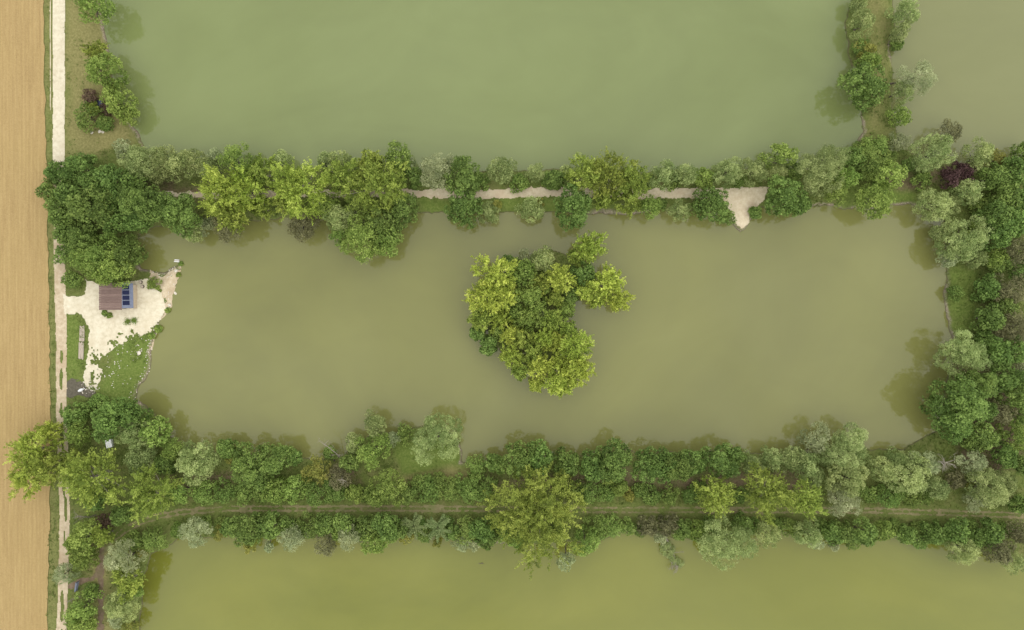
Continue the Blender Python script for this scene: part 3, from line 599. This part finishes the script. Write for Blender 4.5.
# ------------------------------------------------------------------ small things
def gzp(px, py): q = at(px, py, .98); return q[0], q[1], float(ground_z(q[0], q[1]))
x, y, z = gzp(81.8, 342.5); PLK = plain('grey_planks', (.30, .25, .19), (.46, .39, .31), 2, .85, .15, (4, .5, 4))
st_ = empty('timber_stack', (x, y, z - .01), math.radians(-2))
for seg, (yc, ln) in enumerate(((1.95, 3.4), (-1.85, 3.7))):
    for L_ in range(2):
        for k in range(4): MB().box(((k - 1.5) * .27 + (.06 if seg == 0 else 0) + .02 * L_, yc + random.uniform(-.12, .12), .11 + .13 * L_), (.24, ln + random.uniform(-.3, .2), .12), rz=random.uniform(-.012, .012)).build('plank', PLK, st_)
for yc in (3.1, .8, -.6, -3.0): MB().box((0, yc, .03), (1.15, .1, .07)).build('bearer', PLK, st_)
tag(st_, 'long stack of grey planks on the grass beside the chalk yard', 'timber')

x, y, z = gzp(111, 443); wb = empty('white_chest', (x, y, z - .01), math.radians(12))
MB().box((0, 0, .45), (1.2, 1.65, .9)).build('body', WHITE, wb); MB().box((0, 0, .945), (1.3, 1.75, .09)).build('lid', WHITE, wb)
for sx_ in (-.3, .3): MB().box((sx_, -.84, .8), (.1, .04, .12)).build('latch', STEEL, wb)
MB().box((0, -.84, .55), (.4, .04, .05)).build('handle', STEEL, wb)
tag(wb, 'white lidded chest in the shade among lower left trees', 'chest')

NAVYT = plain('navy_plastic', (.014, .018, .038), (.026, .032, .06), 3, .4, .4)
x, y, z = gzp(103, 105.5); bt = empty('water_butt', (x, y, z - .01))
b_ = MB(); b_.tube([(0, 0, 0), (0, 0, .2), (0, 0, .9), (0, 0, 1.4), (0, 0, 1.5)], [.62, .72, .8, .76, .7], 20); b_.build('barrel', NAVYT, bt)
b_ = MB(); b_.tube([(0, 0, 1.49), (0, 0, 1.56), (0, 0, 1.62)], [.78, .76, .3], 20); b_.build('lid', NAVYT, bt)
for zz in (.4, .95): b_ = MB(); b_.tube([(0, 0, zz), (0, 0, zz + .06)], [.80, .82], 20); b_.build('hoop', NAVYT, bt)
tag(bt, 'dark blue round water butt among reddish bushes at upper left', 'barrel')

GATEM = plain('blue_gate_paint', (.11, .125, .17), (.17, .19, .24), 3, .5, .4)
x, y, z = gzp(79, 585); gt = empty('field_gate', (x, y, z), math.radians(-8))
for yy in (-1.0, 1.0): MB().box((0, yy, .62), (.13, .13, 1.3)).build('post', GATEM, gt)
for k in range(5): MB().box((0, 0, .25 + .2 * k), (.10, 1.87, .06)).build('bar', GATEM, gt)
MB().box((.0, 0, 1.17), (.34, 1.86, .05)).build('top_rail', GATEM, gt)
tag(gt, 'small blue metal gate beside the track at lower left', 'gate')

STONE = plain('pale_stone', (.42, .37, .29), (.66, .61, .52), 3, .9, .1, bd=.04)
def rock_mesh(seed, s):
    g = np.random.default_rng(seed); V = []; F = []
    n, m = 7, 4; V.append((0, 0, .55 * s))
    for i in range(1, m + 1):
        a = math.pi * i / (m + 1.5)
        for k in range(n):
            r = s * (.75 + .4 * g.random()); b = 2 * math.pi * (k + .2 * g.random()) / n
            V.append((r * math.sin(a) * math.cos(b), r * math.sin(a) * math.sin(b), r * math.cos(a) * .55))
    for k in range(n): F.append((0, 1 + k, 1 + (k + 1) % n))
    for i in range(m - 1):
        for k in range(n): F.append((1 + i * n + k, 1 + (i + 1) * n + k, 1 + (i + 1) * n + (k + 1) % n, 1 + i * n + (k + 1) % n))
    me = bpy.data.meshes.new('stone'); me.from_pydata(V, [], F); me.update(); me.materials.append(STONE); return me
ROCKS = [rock_mesh(k, .5) for k in range(5)]
BOUL = [(92, 132.5, .55, 'pale stone in the grass below the bush, left of a pair'), (100, 131.5, .6, 'pale stone in the grass below the bush, middle one'), (103, 132, .5, 'pale stone in the grass below the bush, right one'),
        (175, 270.5, .6, 'white stone near the tip of the rubble spit'), (173, 293, .55, 'white stone at the water edge east of the chalk yard'), (153, 287, .5, 'grey stone beside the round bush on the chalk yard'),
        (139, 353, .75, 'white stone lying in the lawn below the chalk yard'), (168, 305, .5, 'pale stone at the waterline below the spit')]
for i, (px, py, s, lab) in enumerate(BOUL):
    x, y, z = gzp(px, py); o = obj('boulder', ROCKS[i % 5], None, None, (x, y, z + .12 * s)); o.scale = (s * 1.6, s * 1.3, s * 1.2); o.rotation_euler = (0, 0, i * 1.3)
    tag(o, lab, 'stone', 'pale stones')
def rubble(name, label, pts, size, mat, cat):
    V = []; F = []
    for k, (x, y) in enumerate(pts):
        src = ROCKS[k % 5]; s = size * (.5 + random.random()); a = random.random() * 6.28; z = float(ground_z(x, y)); n0 = len(V)
        for v in src.vertices: V.append((x + s * (v.co.x * math.cos(a) - v.co.y * math.sin(a)), y + s * (v.co.x * math.sin(a) + v.co.y * math.cos(a)), z + s * v.co.z * .9 + .05 * s))
        for f in src.polygons: F.append([n0 + q for q in f.vertices])
    me = bpy.data.meshes.new(name); me.from_pydata(V, [], F); me.update(); tag(obj(name, me, mat), label, cat, kind='stuff')
pts = []
for _ in range(6000):
    q = at(random.uniform(80, 182), random.uniform(262, 400), .5); d = float(land_d(q[0], q[1])); px = 512 + q[0] / MPP; py = 315 - q[1] / MPP
    if (-.1 < d < 1.1 and (px > 150 or 340 < py) and random.random() < .4) or (math.hypot((px - 92) / 9, (py - 387) / 8) < 1) or (weeds(np.array([q[0]]), np.array([q[1]]))[0] > -.2 and random.random() < .09 and d > 0): pts.append(q[:2])
rubble('chalk_rubble', 'pale broken chalk stones along the shore and edge of the yard', pts, .22, STONE, 'rubble')
pts = []
for _ in range(9000):
    q = at(random.uniform(95, 1000), random.uniform(0, 570), .3); d = float(land_d(q[0], q[1]))
    if -.05 < d < .5 and float(lookup(BARE, q[0], q[1])) > .4 and not (150 < 512 + q[0] / MPP < 180 and 0 < q[1] < 12): pts.append(q[:2])
rubble('shore_stones', 'small brown and grey stones along the pond edges', pts, .26, plain('shore_stone', (.17, .13, .095), (.36, .30, .23), 2, .9, .1), 'stones')

x, y, z = gzp(81.8, 390); sk = empty('white_sack', (x, y, z))
b_ = MB(); b_.tube([(-.6, -.28, .12), (-.42, -.2, .26), (0, 0, .36), (.35, .16, .3), (.55, .27, .12)], [.06, .26, .34, .28, .08], 10); b_.build('sack', WHITE, sk)
b_ = MB(); b_.tube([(.53, .26, .13), (.66, .32, .14), (.78, .38, .08)], [.05, .10, .03], 8); b_.build('tied_end', WHITE, sk)
tag(sk, 'white filled sack beside the ash patch and rubble', 'sack')

for (px, py, lab) in ((128.3, 321.5, 'left of two small weed-grown stone rings on the chalk yard'), (134.6, 320.5, 'right of two small weed-grown stone rings on the chalk yard')):
    x, y, z = gzp(px, py); rg = empty('stone_ring', (x, y, z + .05))
    for k in range(9):
        a = k * 6.28 / 9; o = obj('stone', ROCKS[k % 5], None, rg, (.55 * math.cos(a), .55 * math.sin(a), .08)); o.scale = (.36, .36, .4); o.rotation_euler = (0, 0, a)
    gg = np.random.default_rng(int(px)); C = gg.normal(size=(260, 3)) * np.array([.33, .33, .12]) + np.array([0, 0, .3])
    lm = leaf_mesh('weeds', C, unit(np.array([0, 0, .8]) + .6 * gg.normal(size=C.shape)), .24, .5, .3 + .2 * gg.random(260), gg); lm.materials.append(LEAF['M']); tag(obj('weeds', lm, None, rg), kind='stuff')
    tag(rg, lab, 'stone ring', 'stone rings on the yard')
for (px, py, r, lab) in ((155, 284, 7, 'round bright green bush at the edge of chalk yard and shore'), (110, 315.5, 3, 'small weedy bush against the lower cabin wall'), (157, 329, 4, 'small bush at the yard edge above the lawn'),
        (176.5, 274.5, 2.6, 'lower of two green tufts at the spit'), (166, 310, 3, 'small green tuft on the rubble shore east of yard'), (179, 263.5, 2.6, 'upper green tuft beside the floating plank'), (151, 336, 3.5, 'small bush between chalk and lawn near the water'), (105, 290 + 23, 3, 'tiny weed clump left of the cabin corner bush')):
    x, y, z = gzp(px, py); me, tips, R0 = proto('B', r * MPP, int(px)); me = me.copy(); me.materials.clear(); me.materials.append(LEAF['M'])
    o = empty('small_bush', (x, y, max(z, 0) - .05)); c = obj('foliage', me, None, o, (0, 0, .3 * r * MPP)); s = r * MPP / R0; c.scale = (s, s, s * .8)
    b_ = MB()
    for k in range(5): a = k * 1.3; b_.tube([(0, 0, -.05), (.3 * r * MPP * math.cos(a), .3 * r * MPP * math.sin(a), .45 * r * MPP)], [.04, .02], 5)
    b_.build('stems', BARK, o); tag(o, lab, 'shrub', 'small bushes around the yard')
for (px, py, lab) in ((141, 282.3, 'upper brown log seat right of the cabin'), (142.8, 286.5, 'lower brown log seat right of the cabin')):
    x, y, z = gzp(px, py); o = empty('log_seat', (x, y, z + .02)); b_ = MB(); b_.tube([(0, 0, 0), (0, 0, .1), (0, 0, .42)], [.42, .36, .35], 12); b_.build('bark', BARK, o)
    b_ = MB(); b_.tube([(0, 0, .415), (0, 0, .435)], [.31, .31], 12); b_.build('cut_face', PLK, o); tag(o, lab, 'log', 'log seats by the cabin')
# floating plank and twig
q = at(177, 260.8); fl = empty('floating_plank', (q[0], q[1], .0), math.radians(-4))
for k in range(3): MB().box((0, (k - 1) * .19, .05), (1.25 - .1 * k, .17, .07)).build('board', WHITE if k != 1 else PLK, fl)
tag(fl, 'pale floating board platform off the tip of the spit', 'board')
q = at(481.5, 563.5); fl = empty('floating_branch', (q[0], q[1], .03)); b_ = MB(); b_.tube([(-.6, 0, 0), (0, .06, .03), (.6, -.05, 0)], [.05, .07, .02], 6); b_.build('stem', BARK, fl)
b_ = MB(); b_.tube([(0, .06, .03), (.3, .35, .06)], [.04, .015], 5); b_.build('twig', BARK, fl); tag(fl, 'short dark branch floating in the lower pond', 'branch')
# dead wood
def bare(name, base, tip, n, spread, rad, mat, label, seed, sub=4, cat='dead tree'):
    rr = random.Random(seed); b0, t0 = Vector(base), Vector(tip); o = empty(name, b0); d = t0 - b0; L_ = d.length
    j = lambda s: Vector((rr.gauss(0, s), rr.gauss(0, s), rr.gauss(0, s) * .6))
    MB().tube([(0, 0, -.1), d * .35 + j(.03 * L_), d * .7 + j(.03 * L_), d], [rad, rad * .75, rad * .45, rad * .12], 8).build('trunk', mat, o)
    for k in range(n):
        s = rr.uniform(.3, .95); p0 = d * s; v = (d.normalized() * .6 + j(spread)); v.normalize(); ln = L_ * rr.uniform(.18, .42) * (1.2 - s * .6); b_ = MB()
        b_.tube([p0, p0 + v * ln * .5 + j(.04 * L_), p0 + v * ln], [rad * .35, rad * .22, rad * .06], 5)
        for q_ in range(sub):
            u = (v + j(.6)).normalized(); s0 = p0 + v * ln * rr.uniform(.35, .9); b_.tube([s0, s0 + u * ln * rr.uniform(.25, .5)], [rad * .14, rad * .03], 4)
        b_.build('branch', mat, o)
    return tag(o, label, cat)
def gp_(px, py, z=None):
    if z is None: return gzp(px, py)
    return tuple(at(px, py, z))
bare('dead_tree', gp_(344, 463), gp_(321, 441, 7.0), 4, .35, .16, PALE, 'bare dead trunk leaning out over the middle pond from lower bank', 3, 3)
bare('dead_tree', gp_(341, 474), gp_(342, 480, 7.5), 12, .8, .16, PALE, 'whitish dead tree among shrubs right of the leaning trunk', 4)
bare('dead_tree', gp_(944, 463), gp_(946, 462, 9.5), 16, .8, .18, PALE, 'bare branched dead tree between willows at lower right', 5)
bare('dead_tree', gp_(96, 515), gp_(72, 518, 6.5), 9, .4, .16, PALE, 'pale dead tree leaning toward the track at lower left', 6)
bare('dead_tree', gp_(82, 596), gp_(66, 602, 3.2), 14, .8, .10, PALE, 'small brown dead bush overhanging track below blue gate', 7)
bare('fallen_tree', gp_(663, 533), gp_(678, 569, .5), 12, .55, .20, PALE, 'fallen tree lying from the lower bank into lower pond', 8, 5, 'fallen tree')
q = at(670, 550, .9); me, tips, R0 = proto('W', 2.2, 1)
fo = bpy.data.objects['fallen_tree']
for (px, py, r) in ((666, 546, 1.3), (670, 552, 1.5), (674, 560, 1.2), (680, 563, 1.0), (664, 552, .9)):
    q = at(px, py, .6); c = obj('foliage', me, None, fo, Vector((q[0], q[1], .55)) - fo.location); c.scale = (r / R0, r / R0, .45 * r / R0); c.rotation_euler = (0, 0, px)
print('trees', count, 'protos', len(PROTO), 'proto tris', sum(len(v[0].polygons) * 2 for v in PROTO.values()))
